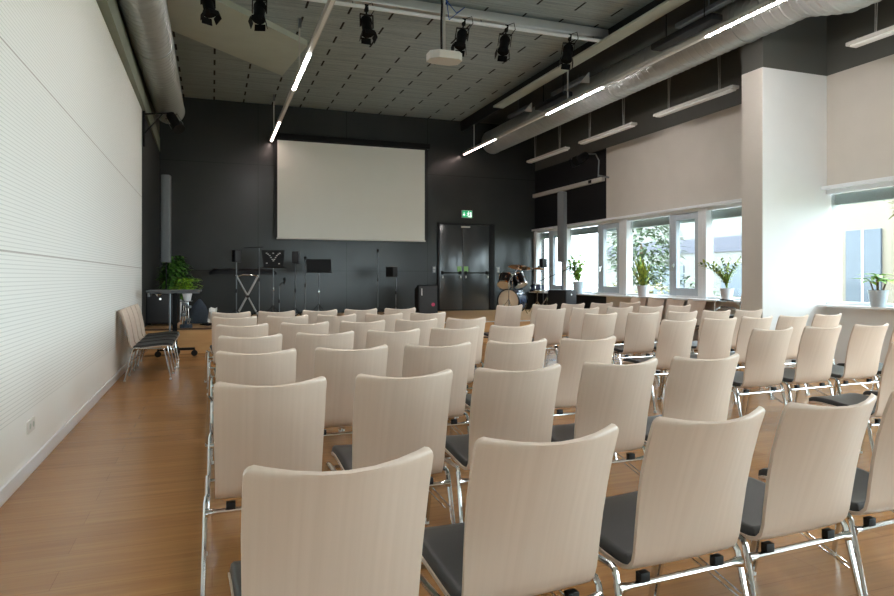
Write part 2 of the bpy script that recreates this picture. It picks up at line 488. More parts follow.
# ------------------------------------------------------------------ chairs
PROF = [(.249, .396), (.2478, .400), (.245, .4065), (.238, .413), (.215, .419), (.15, .421), (.08, .417), (.0, .409), (-.08, .400), (-.14, .395), (-.18, .396),
        (-.207, .405), (-.226, .426), (-.238, .46), (-.251, .53), (-.269, .62), (-.292, .71), (-.317, .795), (-.333, .840), (-.341, .861), (-.3445, .8705), (-.3475, .8775), (-.349, .881)]
SCOL = [-1, -.985, -.95, -.88, -.6, -.3, 0, .3, .6, .88, .95, .985, 1]
def shell_rows(off=0.0, prof=PROF, hw_scale=1.0, trim=True):
    n = len(prof)
    Ls = [0.0]
    for i in range(1, n): Ls.append(Ls[-1] + math.dist(prof[i], prof[i - 1]))
    rows = []
    for i, (y, z) in enumerate(prof):
        a = prof[max(0, i - 1)]; c = prof[min(n - 1, i + 1)]
        tx, tz = c[0] - a[0], c[1] - a[1]; q = math.hypot(tx, tz)
        ny, nz = tz / q, -tx / q             # points to sitter side (up / forward)
        back = max(0.0, min(1.0, (z - 0.42) / 0.3)) if y < -0.17 else 0.0
        hw = 0.206 + 0.008 * back
        e = min(Ls[i], Ls[-1] - Ls[i]); rr = 0.022
        if trim and e < rr: hw -= rr - math.sqrt(max(0, rr * rr - (rr - e) ** 2))
        hw *= hw_scale
        row = []
        for s in SCOL:
            sag = 0.050 * back * (1 - s * s)         # bulge backward
            top_ = max(0.0, (z - 0.62) / 0.268) ** 1.5 if back else 0.0
            dish = 0.006 * (1 - s * s) * (1 - back) + 0.020 * top_ * (1 - s * s)   # hollow top edge
            row.append(Vector((s * hw, y + ny * off - sag + 0.014 * back, z + nz * off - dish)))
        rows.append(row)
    return rows
def slab(A, B):                # closed slab between two row grids
    m = MB(); h, w = len(A), len(A[0])
    m.quadgrid(A); m.quadgrid(B)
    for i in range(h - 1):
        m.quadgrid([[A[i][0], A[i + 1][0]], [B[i][0], B[i + 1][0]]]); m.quadgrid([[A[i][-1], A[i + 1][-1]], [B[i][-1], B[i + 1][-1]]])
    for j in range(w - 1):
        m.quadgrid([[A[0][j], A[0][j + 1]], [B[0][j], B[0][j + 1]]]); m.quadgrid([[A[-1][j], A[-1][j + 1]], [B[-1][j], B[-1][j + 1]]])
    bmesh.ops.remove_doubles(m.bm, verts=m.bm.verts, dist=1e-5)
    return m

def make_chair(name, label, arms=False, group=None, braces=True):
    t = thing(name, label, 'chair', group=group)
    slab(shell_rows(-0.006), shell_rows(0.006)).build('seat_shell', 'birch', t, ang=50)
    cp = [(.243, .4085), (.238, .412), (.228, .4155), (.20, .419), (.15, .421), (.08, .417), (.0, .409), (-.08, .400), (-.14, .395), (-.175, .396), (-.190, .399), (-.200, .402), (-.205, .405)]
    top = shell_rows(0.036, cp, 0.97, trim=False); bot = shell_rows(0.0065, cp, 0.975, trim=False)
    h = len(top); w = len(top[0])
    for i in range(h):
        ei = min(i, h - 1 - i); ki = (.25, .75, 1)[min(2, ei)]
        for j in range(w):
            ej = min(j, w - 1 - j); kj = (.25, .82, 1)[min(2, ej)]
            k = min(ki, kj)
            top[i][j] = bot[i][j].lerp(top[i][j], k)
    slab(bot, top).build('seat_cushion', 'seat_fabric', t, ang=60)
    for s in (-1, 1):
        lg = MB().tube([(s * .236, -.165, .400), (s * .240, -.186, .397), (s * .243, -.198, .380), (s * .253, -.283, .012)], 0.0105, 8).build('leg', 'chrome', t)
        MB().lathe([(.009, 0), (.013, .002), (.013, .018), (.0115, .022)], 10, Matrix.Translation((s * .2535, -.285, 0))).build('glide', 'glide_plastic', lg)
        lg = MB().tube([(s * .236, .13, .388), (s * .238, .155, .383), (s * .240, .168, .363), (s * .250, .232, .012)], 0.0105, 8).build('leg', 'chrome', t)
        MB().lathe([(.009, 0), (.013, .002), (.013, .018), (.0115, .022)], 10, Matrix.Translation((s * .2505, .234, 0))).build('glide', 'glide_plastic', lg)
        MB().tube([(s * .236, -.17, .400), (s * .236, .135, .388)], 0.0105, 8).build('seat_rail', 'chrome', t)
    MB().tube([(-.244, -.206, .346), (-.226, -.206, .346), (-.20, -.206, .346), (.20, -.206, .346), (.226, -.206, .346), (.244, -.206, .346)], [.021, .015, .0105, .0105, .015, .021], 10).build('crossbar', 'chrome', t)
    MB().tube([(-.236, .10, .381), (.236, .10, .381)], .009, 6).build('front_bar', 'chrome', t)
    for s in (-1, 1):
        MB().box((s * .148, -.204, .366), (.036, .026, .030), .003).build('clip', 'black_plastic', t)
    if braces:
        for dx in (0.0, .034):
            MB().tube([(.249 - dx, -.235, .235 + dx * .3), (.12 - dx, .02, .40)], .003, 5).build('brace', 'chrome', t)
    if arms:
        for s in (-1, 1):
            a = MB().tube([(s * .262, .20, .40), (s * .266, .205, .62), (s * .264, .185, .655), (s * .262, .15, .665), (s * .262, -.20, .63), (s * .25, -.25, .60), (s * .228, -.268, .585)], .011, 8)
            ar = a.build('armrest', 'chrome', t)
            MB().tube([(s * .262, .20, .405), (s * .24, .16, .380)], .0105, 8).build('arm_bracket', 'chrome', ar)
            MB().box((s * .262, -.03, .672), (.045, .26, .018), .007, Matrix.Translation((0, -.03, .65)) @ Matrix.Rotation(R(5.7), 4, 'X') @ Matrix.Translation((0, .03, -.65))).build('arm_pad', 'black_plastic', ar)
    return t

ORD = ['nearest', 'second', 'third', 'fourth', 'fifth', 'sixth', 'farthest']
PL = ['first', 'second', 'third', 'fourth', 'fifth']
proto = make_chair('stackable_chair', '')
used = [False]
def place(x, yback, rz, label, group):
    o = proto if not used[0] else copy_tree(proto)
    used[0] = True
    # yback is where the top of the backrest's corners stands
    o.location = (x + math.sin(rz) * 0.0, yback + 0.335, 0); o.rotation_euler = (0, 0, rz)
    o['label'] = label; o['group'] = group
    return o
RXS = {1: [4.11, 4.69], 2: [4.16, 4.72, 5.31, 5.87], 3: [4.16, 4.70, 5.22, 5.76, 6.32], 4: [4.08, 4.66, 5.22, 5.75, 6.25], 5: [4.08, 4.63, 5.2, 5.76, 6.3], 6: [3.99, 4.62, 5.15, 5.72, 6.3]}
LX = [.23, .76, 1.29, 1.825, 2.36]
LEFT = {0: ([.260, .812, 1.375, 1.905, 2.45], 1.43, .09), 1: ([.218, .762, 1.30, 1.855, 2.38], 2.62, .022), 2: (LX, 3.69, .03), 3: (LX, 4.68, .13), 4: (LX, 5.79, .09), 5: ([.215, .735, 1.255, 1.785, 2.315], 6.93, .05), 6: ([.19, .70, 1.22, 1.74, 2.27], 7.86, .12)}
RIGHT = {1: (2.82, .05, 2), 2: (3.93, .06, 4), 3: (5.05, .09, 5), 4: (6.22, .03, 5), 5: (7.38, .11, 5), 6: (8.47, .16, 5)}
for r, (xs, y0, sl) in LEFT.items():
    for k, x in enumerate(xs):
        place(x, y0 + sl * (x - .2) + random.uniform(-.012, .012), math.atan(sl) * .6 + random.uniform(-.012, .012),
              'birch chair, grey seat pad, left block, %s row from camera, %s from left aisle' % (ORD[r], PL[k]), 'rows of birch chairs left of the centre aisle')
for r, (y0, sl, n) in RIGHT.items():
    for k in range(n):
        x = RXS[r][k]
        place(x, y0 + sl * (x - 4.1) + random.uniform(-.012, .012), math.atan(sl) * .6 + random.uniform(-.012, .012),
              'birch chair, grey seat pad, right block, %s row from camera, %s from centre aisle' % (ORD[r], PL[k]), 'rows of birch chairs right of the centre aisle')
# four chairs along the left wall
for k in range(4):
    o = copy_tree(proto); o.location = (XL + 0.40, 9.05 + .5 * k, 0); o.rotation_euler = (0, 0, -PI / 2)
    o['label'] = 'birch chair against the white left wall, %s of four from the camera' % PL[k]; o['group'] = 'chairs along the left wall'
# four chairs along the window wall
for k in range(4):
    o = copy_tree(proto); o.location = (7.86, 9.39 + .56 * k, 0); o.rotation_euler = (0, 0, PI / 2 + R(6))
    o['label'] = 'birch chair under the windows, backrest in shade, %s of four from the pillar' % PL[k]; o['group'] = 'chairs under the windows'
a0 = make_chair('armchair', 'birch armchair with chrome armrests beside the pillar, lowest of the stack', True, 'stacked armchairs beside the pillar', False)
a0.location = (7.79, 8.0, 0); a0.rotation_euler = (0, 0, PI / 2)
for k, w_ in ((1, 'middle one'), (2, 'topmost')):
    o = copy_tree(a0); o.location = (7.79 - .03 * k, 8.0, .12 * k); o['label'] = 'birch armchair with chrome armrests beside the pillar, %s of the stack' % w_

# ------------------------------------------------------------------ projection screen
t = thing('projection_screen', 'large white pull-down projection screen hanging on the dark back wall', 'screen', (3.30, YB - 0.165, 2.2))
MB().box((0, 0, 1.18), (3.68, 0.01, 2.34)).build('fabric', 'screen_fabric', t)
f = MB()
f.box((-1.875, -0.004, 1.2), (0.06, 0.012, 2.4)); f.box((1.875, -0.004, 1.2), (0.06, 0.012, 2.4)); f.box((0, -.004, 2.37), (3.8, .012, .06))
f.build('border', 'deep_black', t)
MB().tube([(-1.86, 0, 0.0), (1.86, 0, 0.0)], 0.02, 8).build('bottom_bar', 'white_plastic', t)
f = MB().box((0, 0.045, 2.44), (3.95, 0.19, 0.13), 0.02); [f.box((q, .15, 2.44), (.06, .035, .10)) for q in (-1.7, 0, 1.7)]
f.build('housing', 'black_metal', t)

# ------------------------------------------------------------------ ducts
def duct(name, label, x, z, segs, y0, y1, end_open=True):
    t = thing(name, label, 'duct', (x, y0, z))
    b = MB(); prof = []
    y = y0; k = 0
    def rad(y):
        for ya, ra, yb, rb in segs:
            if ya <= y <= yb: return ra + (rb - ra) * (y - ya) / max(1e-6, yb - ya)
        return segs[-1][3]
    while y < y1 - .001:
        r = rad(y)
        prof += [(r, y - y0), (r + .006, y - y0 + .012), (r + .006, y - y0 + .024), (r, y - y0 + .036)]
        y += 0.14
    r = rad(y1)
    prof += [(r, y1 - y0), (r - .02, y1 - y0), (r - .02, y1 - y0 - .12)]
    b.lathe(prof, 40, Matrix.Rotation(-PI / 2, 4, 'X'))
    b.build('duct_pipe', 'galvanised', t, ang=25)
    for yy in (y0 + 2.6, y0 + 5.6, y0 + 8.6, y0 + 11.6, y0 + 14.6, y1 - .03):
        if yy <= y1:
            r = rad(yy) + .008
            c = MB().ring(r - .004, r + .006, -.022, .022, 40, Matrix.Translation((0, yy - y0, 0)) @ Matrix.Rotation(-PI / 2, 4, 'X'))
            c.build('joint_ring', 'galvanised', t)
    for yy in (y0 + 4, y0 + 8, y0 + 12, y0 + 16):
        if yy < y1:
            h = ZC - z
            MB().tube([(0, yy - y0, rad(yy)), (0, yy - y0, h)], .006, 6).build('hanger', 'steel_grey', t)
    return t
duct('ventilation_duct', 'round spiral metal duct hanging above the white left wall', -0.80, 4.64, [(-4.5, .27, 14.2, .27)], -4.5, 14.2)
duct('ventilation_duct', 'round spiral metal duct above the windows, beside the long light strip', 7.0, 4.86,
     [(-4.5, .46, 5.6, .46), (5.6, .46, 6.15, .30), (6.15, .30, 15.8, .30)], -4.5, 15.8)

# ------------------------------------------------------------------ LED strips
def strip(x, label, rods):
    z = 4.5; y1 = 15.9; y0 = -1.6
    t = thing('light_strip', label, 'ceiling light', (x, y0, z), group='long suspended light strips')
    MB().box((0, (y1 - y0) / 2, 0.03), (0.075, y1 - y0, 0.06), .006).build('housing', 'lamp_grey', t)
    ys = [15.9, 13.85, 11.4, 9.45, 7.0, 5.15, 2.7, 0.75, -1.6]
    for i in range(len(ys) - 1):
        a, c = ys[i], ys[i + 1]
        on = i % 2 == 0
        MB().box((0, (a + c) / 2 - y0, -.004), (.042, a - c - .03, .012), .002).build('diffuser', ('led_soft' if i == 0 else 'led_on') if on else 'diffuser_off', t)
    for yy in rods:
        MB().tube([(0, yy - y0, .06), (0, yy - y0, ZC - z)], .012, 6).build('rod', 'lamp_grey', t)
        MB().box((0, yy - y0 - .02, ZC - z - .07), (.05, .08, .14), .006).build('rod_mount', 'steel_grey', t)
strip(1.32, 'long white light strip left of the projection screen, partly lit', (15.2, 10.6, 6, 1.5))
strip(6.23, 'long white light strip alongside the right duct, partly lit', (15.2, 10.6, 6, 1.5))

# ------------------------------------------------------------------ suspended battens near the windows
bat = None
for k, (ya, yb, lb) in enumerate(((13.15, 15.1, 'white batten lamp on wires nearest the back wall'), (10.62, 12.57, 'white batten lamp on wires, middle of the three left of the pillar'),
                                  (8.02, 9.97, 'white batten lamp on wires just left of the pillar'), (4.15, 6.1, 'white batten lamp on wires right of the pillar'))):
    if bat is None:
        bat = thing('batten_lamp', lb, 'ceiling light', (7.72, (ya + yb) / 2, 4.22), group='wire-hung batten lamps by the windows')
        b = MB().box((0, 0, .045), (.14, 1.95, .05), .012); b.build('housing', 'lamp_grey', bat)
        MB().box((0, 0, .012), (.11, 1.85, .03), .01).build('diffuser', 'diffuser_off', bat)
        for s in (-1, 1):
            h = MB().tube([(0, s * .92, .07), (0, s * .86, .10), (0, s * .80, .07)], .006, 6)
            h.build('hook', 'steel_grey', bat)
            for q in (-1, 1): MB().tube([(q * .012, s * .62, .07), (q * .03, s * .60, ZC - 4.22 + .02)], .004, 5).build('wire', 'lamp_grey', bat)
    else:
        o = copy_tree(bat); o.location = (7.72, (ya + yb) / 2, 4.22); o['label'] = lb

# ------------------------------------------------------------------ lighting bar and spotlights
t = thing('lighting_bar', 'silver lighting bar across the ceiling carrying spotlights', 'lighting bar', (2.5, 9.15, 5.15))
MB().box((0.2, 0.12, 0.16), (6.95, 0.16, 0.14), .02).build('rail', 'truss_silver', t)
MB().tube([(-3.3, 0, 0), (3.6, 0, 0)], .028, 10).build('pipe', 'frame_white', t)
f = MB()
for x in (-2.6, -.6, 1.4, 3.4): f.tube([(x, .04, 0), (x, .1, .12)], .01, 6); f.tube([(x, .12, .2), (x, .12, .26)], .012, 6)
f.build('bracket', 'steel_grey', t)

def make_spot(label):
    t = thing('stage_spotlight', label, 'spotlight', group='black spotlights on the ceiling bar')
    f = MB().box((0, 0, -.03), (.05, .05, .09), .008); f.tube([(0, 0, -.06), (0, 0, -.12)], .012, 6); f.build('clamp', 'black_metal', t)
    f = MB()
    for s in (-1, 1): f.box((s * .085, 0, -.20), (.008, .03, .17))
    f.box((0, 0, -.118), (.175, .03, .008)); f.build('yoke', 'black_metal', t)
    M = Matrix.Translation((0, 0, -.26)) @ Matrix.Rotation(R(-16), 4, 'X')
    f = MB().lathe([(.035, .12), (.06, .115), (.065, .08), (.065, -.09), (.078, -.10), (.078, -.13), (.0, -.128)], 16, M)
    for z in (.03, .055, .08): f.ring(.064, .074, z - .004, z + .004, 16, M)
    bd = f.build('body', 'black_metal', t)
    f = MB()
    for a in range(4):
        f.box((0, .082, -.17), (.13, .006, .085), 0, M @ Matrix.Rotation(a * PI / 2, 4, 'Z') @ Matrix.Translation((0, .08, -.13)) @ Matrix.Rotation(R(12), 4, 'X') @ Matrix.Translation((0, -.08, .13)))
    f.build('barn_door', 'black_metal', bd)
    f = MB().tube([(.02, .0, .02), (.09, .03, .07), (.12, .03, -.02), (.06, .05, -.12), (.0, .05, -.16)], .006, 6); f.build('cable', 'black_plastic', t)
    return t
sp = make_spot('')
for k, (x, rz, lb) in enumerate(((-.06, .5, 'black stage spotlight, leftmost on the ceiling bar'), (.61, -.3, 'black stage spotlight, second from left on the ceiling bar'),
        (2.08, .1, 'black stage spotlight right of the left light strip, hung alone on bar'), (3.59, -.5, 'black stage spotlight just right of the white projector'),
        (4.3, -.45, 'black stage spotlight, second from right on the ceiling bar'), (5.42, -.5, 'black stage spotlight at right end of the ceiling bar'))):
    o = sp if k == 0 else copy_tree(sp)
    o.location = (x, 9.15, 5.17); o.rotation_euler = (R(-4), R(8) if k > 2 else 0, rz); o.scale = (1.12,) * 3; o['label'] = lb
# wall mounted ones
t = thing('wall_spotlight', 'black spotlight on a bracket arm at top of left wall', 'spotlight', (XL + .09, 12.25, 4.0))
f = MB().box((-.07, 0, -.05), (.03, .08, .85), .004); f.tube([(-.06, 0, .08), (.40, .0, .14)], .014, 8); f.tube([(-.06, 0, -.25), (.22, 0, .10)], .012, 6); f.build('bracket', 'black_metal', t)
M = Matrix.Translation((.42, 0, -.02)) @ Matrix.Rotation(R(-28), 4, 'Y') @ Matrix.Rotation(R(-35), 4, 'X')
MB().lathe([(.03, .2), (.075, .19), (.08, .1), (.08, -.14), (.1, -.16), (.1, -.2), (0, -.19)], 16, M).build('body', 'black_metal', t)
f = MB()
for s in (-1, 1): f.box((s * .105, 0, .02), (.008, .03, .26), 0, M)
f.box((0, 0, .155), (.22, .03, .008), 0, M); f.build('yoke', 'steel_grey', t)
t = thing('wall_spotlight', 'black spotlight hanging above the white rail on right wall', 'spotlight', (XR - .70, 12.45, 4.0))
M = Matrix.Translation((-.05, 0, -.1)) @ Matrix.Rotation(R(62), 4, 'Y') @ Matrix.Rotation(R(-20), 4, 'X')
MB().lathe([(.03, .2), (.085, .19), (.09, .1), (.09, -.14), (.11, -.16), (.11, -.2), (0, -.19)], 16, M).build('body', 'black_metal', t)
f = MB()
for a in range(4): f.box((0, .11, -.24), (.18, .006, .1), 0, M @ Matrix.Rotation(a * PI / 2, 4, 'Z'))
f.build('barn_door', 'black_metal', t)
f = MB().tube([(.05, 0, .0), (.32, 0, .02), (.42, .02, -.12), (.42, .05, -.48)], .014, 6); f.tube([(.42, .05, -.45), (.70, .05, -.48)], .02, 8)
f.build('bracket', 'steel_grey', t)
# white cable rail on the dark right wall
t = thing('cable_rail', 'white cable rail across the black right wall above the windows', 'cable rail', (XR - .04, 14.35, 3.51))
MB().box((0, 0, 0), (.08, 3.4, .10), .006).build('rail', 'lamp_grey', t)
MB().box((-.045, -1.2, .0), (.02, .12, .07), .004).build('socket', 'black_plastic', t)

# dark bracket luminaires under the ceiling edge
for k, (ya, yb, z) in enumerate(((10.45, 11.65, 4.98), (12.75, 13.7, 5.0), (6.6, 7.9, 5.0))):
    t = thing('wall_washer', ['grey wall washer lamp on the ceiling edge, middle one', 'grey wall washer lamp on the ceiling edge, nearest the back wall', 'grey wall washer lamp on ceiling edge nearest the camera'][k], 'ceiling light', (6.5, (ya + yb) / 2, z), group='grey wall washers along the ceiling edge')
    L = yb - ya
    MB().box((0, 0, 0), (.09, L, .07), .008).build('housing', 'steel_grey', t)
    MB().prism([(-.10, -.1), (.08, -.1), (.08, .1)], .03, Matrix.Translation((0, -L / 2 + .0, .0)) @ Matrix.Rotation(PI / 2, 4, 'X')).build('end_plate', 'lamp_grey', t)
    MB().tube([(0, 0, .03), (0, 0, ZC - z)], .01, 6).build('rod', 'steel_grey', t)
for k, (ya, yb) in enumerate(((10.9, 12.1), (7.0, 8.3))):
    t = thing('air_grille', ['flat black air grille box behind the right light strip, farther one', 'flat black air grille box behind the right light strip, nearer one'][k], 'grille', (6.42, (ya + yb) / 2, 4.80), group='black air grilles')
    MB().box((0, 0, 0), (.2, yb - ya, .10), .03).build('box', 'deep_black', t)
    f = MB()
    for q in (-.4, .4): f.tube([(0, q, .05), (0, q, ZC - 4.80)], .008, 6)
    f.build('hanger', 'black_metal', t)

# ------------------------------------------------------------------ ceiling projector
t = thing('video_projector', 'white video projector hanging from a pole under the ceiling', 'projector', (3.16, 8.85, 4.40))
MB().prism([(-.24, -.08), (-.13, -.17), (.17, -.17), (.24, -.10), (.24, .08), (.13, .16), (-.13, .16), (-.24, .10)], .11).build('body', 'white_plastic', t)
MB().tube([(0, 0, .12), (0, 0, ZC - 4.40)], .02, 10).build('pole', 'lamp_grey', t)
f = MB().box((0, 0, .13), (.12, .12, .03), .006)
for a in ((-.1, -.08), (.1, -.08), (-.1, .08), (.1, .08)): f.tube([(0, 0, .14), (a[0], a[1], .105)], .009, 6)
f.build('mount', 'steel_grey', t)
MB().tube([(-.05, -.03, .13), (-.06, -.04, .5), (-.04, -.02, .8), (-.06, -.03, 1.0)], .016, 8).build('cable', 'black_plastic', t)
MB().tube([(.05, .1, .95), (.25, .16, .80), (.4, .2, .92), (.15, .2, .70), (.05, .05, .95)], .007, 6).build('cable', 'cable_blue', t)['label'] = 'blue looped cable'
MB().lathe([(.045, 0), (.045, .03), (.038, .034), (0, .026)], 16, Matrix.Translation((-.08, .16, .05)) @ Matrix.Rotation(-PI / 2, 4, 'X')).build('lens', 'lens_glass', t)

# ------------------------------------------------------------------ exit sign, switches, socket
t = thing('exit_sign', 'green emergency exit sign with arrow above the black double door', 'sign', (6.365, YB - .03, 2.95)); t.scale = (.86, 1, .9)
MB().box((0, .01, 0), (.34, .04, .22), .004).build('housing', 'white_plastic', t)
MB().box((0, -.012, 0), (.32, .006, .20)).build('panel', 'sign_green', t)
f = MB(); M = Matrix.Translation((0, -.016, 0)) @ Matrix.Rotation(PI / 2, 4, 'X')
f.prism([(-.135, -.01), (-.105, -.045), (-.075, -.01), (-.095, -.01), (-.095, .05), (-.115, .05), (-.115, -.01)], .003, M)   # arrow
f.prism([(-.14, -.015), (-.07, -.015), (-.105, -.055)], .003, M)
f.prism([(.02, -.08), (.14, -.08), (.14, -.065), (.02, -.065)], .003, M)
f.prism([(.085, .06), (.14, .06), (.14, -.08), (.085, -.08)], .003, M)                                     # door shape
f.prism([(.0, .03), (.05, .05), (.075, .02), (.05, -.02), (.07, -.06), (.055, -.07), (.03, -.02), (.0, -.06), (-.02, -.05), (.02, .0), (.015, .02), (-.015, .0)], .003, M)
f.prism([(.045 + .018 * math.cos(a * PI / 4), .068 + .018 * math.sin(a * PI / 4)) for a in range(8)], .003, M)
f.build('pictogram', 'sign_white', t)
for x, lb in ((5.45, 'grey light switch plate left of the black double door'), (7.28, 'grey light switch plate right of the black double door')):
    t = thing('light_switch', lb, 'switch', (x, YB - .005, 1.47), group='light switches beside the door')
    MB().box((0, 0, 0), (.09, .012, .17), .003).build('plate', 'steel_grey', t)
    f = MB()
    for z in (-.04, .04): f.box((0, -.009, z), (.06, .008, .06), .002)
    f.build('rocker', 'lamp_grey', t)
t = thing('wall_socket', 'white double power socket low on the left wall', 'socket', (XL + .005, 4.92, .31))
MB().box((0, 0, 0), (.012, .17, .085), .003).build('plate', 'white_plastic', t)
f = MB()
for s in (-1, 1): f.lathe([(.019, 0), (.019, .002)], 14, Matrix.Translation((.006, s * .04, 0)) @ Matrix.Rotation(PI / 2, 4, 'Y'))
f.build('outlet', 'soffit_grey', t)

# ------------------------------------------------------------------ stage gear
def sub(name, label, x, y, rz):
    t = thing(name, label, 'speaker', (x, y, SZ), rz, 'black subwoofers of the sound system')
    MB().box((0, 0, .295), (.50, .46, .56), .012).build('cabinet', 'black_plastic', t)
    MB().box((0, -.235, .295), (.46, .014, .51), .006).build('grille', 'speaker_grille', t)
    MB().lathe([(.02, 0), (.02, .004), (0, .004)], 14, Matrix.Translation((0, -.242, .47)) @ Matrix.Rotation(PI / 2, 4, 'X')).build('logo', 'sign_white', t)['label'] = 'small round white logo'
    f = MB()
    for a in (-1, 1):
        for c in (-1, 1): f.lathe([(.025, 0), (.025, .018)], 10, Matrix.Translation((a * .2, c * .18, 0)))
    f.build('rubber_feet', 'black_plastic', t)
    return t
def column(label, x, y, zb, ht, rz):
    t = thing('column_speaker', label, 'speaker', (x, y, SZ + .576), rz, 'slim column speakers')
    MB().tube([(0, 0, 0), (0, 0, zb - SZ - .55)], .014, 8).build('pole', 'black_metal', t)
    z = zb - SZ - .576
    MB().box((.0, 0, z + ht / 2), (.15, .17, ht), .02).build('cabinet', 'speaker_grey', t)
    MB().box((.0, -.087, z + ht / 2), (.12, .008, ht - .06), .003).build('grille', 'speaker_grey', t)
    return t
sub('subwoofer', 'black subwoofer at left end of the stage behind the standing table', -.85, 13.1, R(-8))
sub('subwoofer', 'black subwoofer on the stage under the right column speaker', 7.55, 13.1, R(30))
column('tall grey column speaker on a pole at left of the stage', -.80, 13.1, 1.55, 1.62, R(-8))
column('tall grey column speaker on a pole in front of the far windows', 7.55, 13.1, 1.62, 1.62, R(30))

# standing table in front of the stage
t = thing('standing_table', 'grey standing-height table on castors beside the left wall chairs', 'table', (-.56, 11.28, 0), 0)
f = MB().box((0, 0, 1.06), (.80, .60, .03), .008); f.build('tabletop', 'table_top', t)
f = MB().box((0, 0, 1.03), (.74, .05, .03)); f.box((-.37, 0, 1.0), (.03, .4, .06)); f.build('top_frame', 'steel_grey', t)
MB().box((.0, 0, .58), (.07, .05, .9), .006).build('column', 'black_metal', t)
MB().tube([(-.075, 0, .14), (-.075, 0, 1.03)], .016, 8).build('column', 'steel_grey', t)
f = MB().box((.02, 0, .12), (.56, .06, .04), .01); f.box((.02, 0, .12), (.06, .5, .04), .01); f.build('base', 'black_metal', t)
for x, y in ((-.25, 0), (.29, 0), (.02, -.24), (.02, .24)):
    MB().lathe([(.045, -.014), (.05, -.01), (.05, .01), (.045, .014)], 14, Matrix.Translation((x, y, .05)) @ Matrix.Rotation(PI / 2, 4, 'X')).box((x, y, .09), (.03, .03, .04)).build('castor', 'black_plastic', t)
f = MB().lathe([(.02, 0), (.05, .03), (.045, .05)], 14, Matrix.Translation((-.24, -.05, .975))); f.build('hook_lamp', 'chrome', t)
t = thing('potted_plant', 'bright green leafy plant in a small white pot behind the standing table', 'plant', (-.40, 11.98, .872))
MB().lathe([(.055, 0), (.085, .15), (.09, .16), (.08, .155), (.07, .12), (0, .12)], 18).build('pot', 'pot_white', t)
f = MB()
for i in range(260):
    a = random.uniform(0, 2 * PI); e = random.uniform(-.2, 1.2); q = random.uniform(.02, .2)
    f.leaf((q * math.cos(a), q * math.sin(a) * .6, .17 + random.uniform(0, .2)), (math.cos(a), math.sin(a), e), random.uniform(.06, .11), random.uniform(.03, .05), .4)
f.build('foliage', 'leaf_bright', t)

def bush(name, label, x, y, z, pot_h, rx, rz_, n, leaf='leaf_dark', L=(.1, .18), W=(.035, .06), pot='pot_white', pr=.14):
    t = thing(name, label, 'plant', (x, y, z))
    MB().lathe([(pr * .75, 0), (pr, pot_h), (pr * 1.03, pot_h), (pr * .9, pot_h - .01), (pr * .88, pot_h - .03), (0, pot_h - .03)], 20).build('pot', pot, t)
    f = MB(); s = MB()
    for i in range(9):
        a = random.uniform(0, 2 * PI); q = random.uniform(.3, .9)
        s.tube([(0, 0, pot_h - .03), (rx * .4 * q * math.cos(a), rx * .4 * q * math.sin(a), pot_h + rz_ * .4), (rx * .7 * q * math.cos(a), rx * .7 * q * math.sin(a), pot_h + rz_ * .85)], [.008, .006, .003], 5)
    s.build('stem', 'stem_green', t)
    for i in range(n):
        a = random.uniform(0, 2 * PI); u = random.uniform(0, 1)
        zz = pot_h + rz_ * (.05 + .95 * u); r = rx * math.sin(PI * (.18 + .72 * u)) * random.uniform(.3, 1)
        f.leaf((r * math.cos(a), r * math.sin(a), zz), (math.cos(a), math.sin(a), random.uniform(-.3, .9)), random.uniform(*L), random.uniform(*W), .5)
    f.build('foliage', leaf, t)
    return t
bush('potted_plant', 'large dark green leafy plant at left end of the stage', -.70, 14.1, SZ, .42, .29, .86, 620, 'leaf_dark', (.09, .16), (.06, .10))

# stage bits on the left edge: bag, papers, cable coils
t = thing('equipment_bag', 'dark blue cloth bag standing on the stage beside the plant', 'bag', (-.24, 13.1, SZ))
b = MB(); rows = []
for i, (z, w, dd) in enumerate(((0, .17, .12), (.02, .19, .13), (.18, .17, .11), (.32, .12, .07), (.42, .05, .03), (.45, .02, .02))):
    rows.append([Vector((w * math.cos(a * PI / 6) + .04 * z, dd * math.sin(a * PI / 6), z)) for a in range(13)])
b.quadgrid(rows); b.build('body', 'bag_blue', t)
MB().tube([(-.03, 0, .42), (-.06, 0, .49), (.02, 0, .52), (.06, 0, .45)], .008, 6).build('strap', 'black_plastic', t)
t = thing('paper_sheet', 'crumpled white paper leaning on the stage beside the bag', 'paper', (-.01, 12.75, SZ))
P = [[Vector((-.07 + .14 * j / 4 + .03 * i / 4, .05 * math.sin(i * 1.3 + j), .03 + .27 * i / 4 + .015 * math.cos(j * 2 + i))) for j in range(5)] for i in range(5)]
slab(P, [[p + Vector((.0, .006, 0)) for p in r] for r in P]).build('sheet', 'white_plastic', t)
tag(MB().tube([(-.02 + .15 * math.cos(k * .55) * (1 + .25 * math.sin(k)), 12.4 + .11 * math.sin(k * .55), SZ + .016 + .008 * (k % 3)) for k in range(46)], .011, 6).build('cable_coil', 'black_plastic'), 'coiled black cable lying on the stage edge', 'cable')
tag(MB().tube([(.32 + .2 * math.cos(k * .5), 12.25 + .12 * math.sin(k * .7), SZ + .018 + .006 * (k % 2)) for k in range(30)], .012, 6).build('cable_coil', 'black_metal'), 'loose black cables right of the coil on stage', 'cable')
t = thing('clamp_stand', 'chrome folded stand with clamps at the stage edge behind the table', 'stand', (-.42, 11.98, SZ))
MB().box((0, 0, .455), (.2, .2, .012), .003).build('top_plate', 'steel_grey', t)
f = MB()
for dx in (-.05, .0, .05): f.tube([(dx, 0, .06), (dx * .6, 0, .45)], .012, 8)
f.build('tubes', 'chrome', t)
f = MB()
for z, dx in ((.14, .04), (.27, -.03), (.36, .05), (.41, -.02), (.22, -.05)): f.box((dx, -.02, z), (.07, .05, .045), .008)
f.build('clamps', 'steel_grey', t)
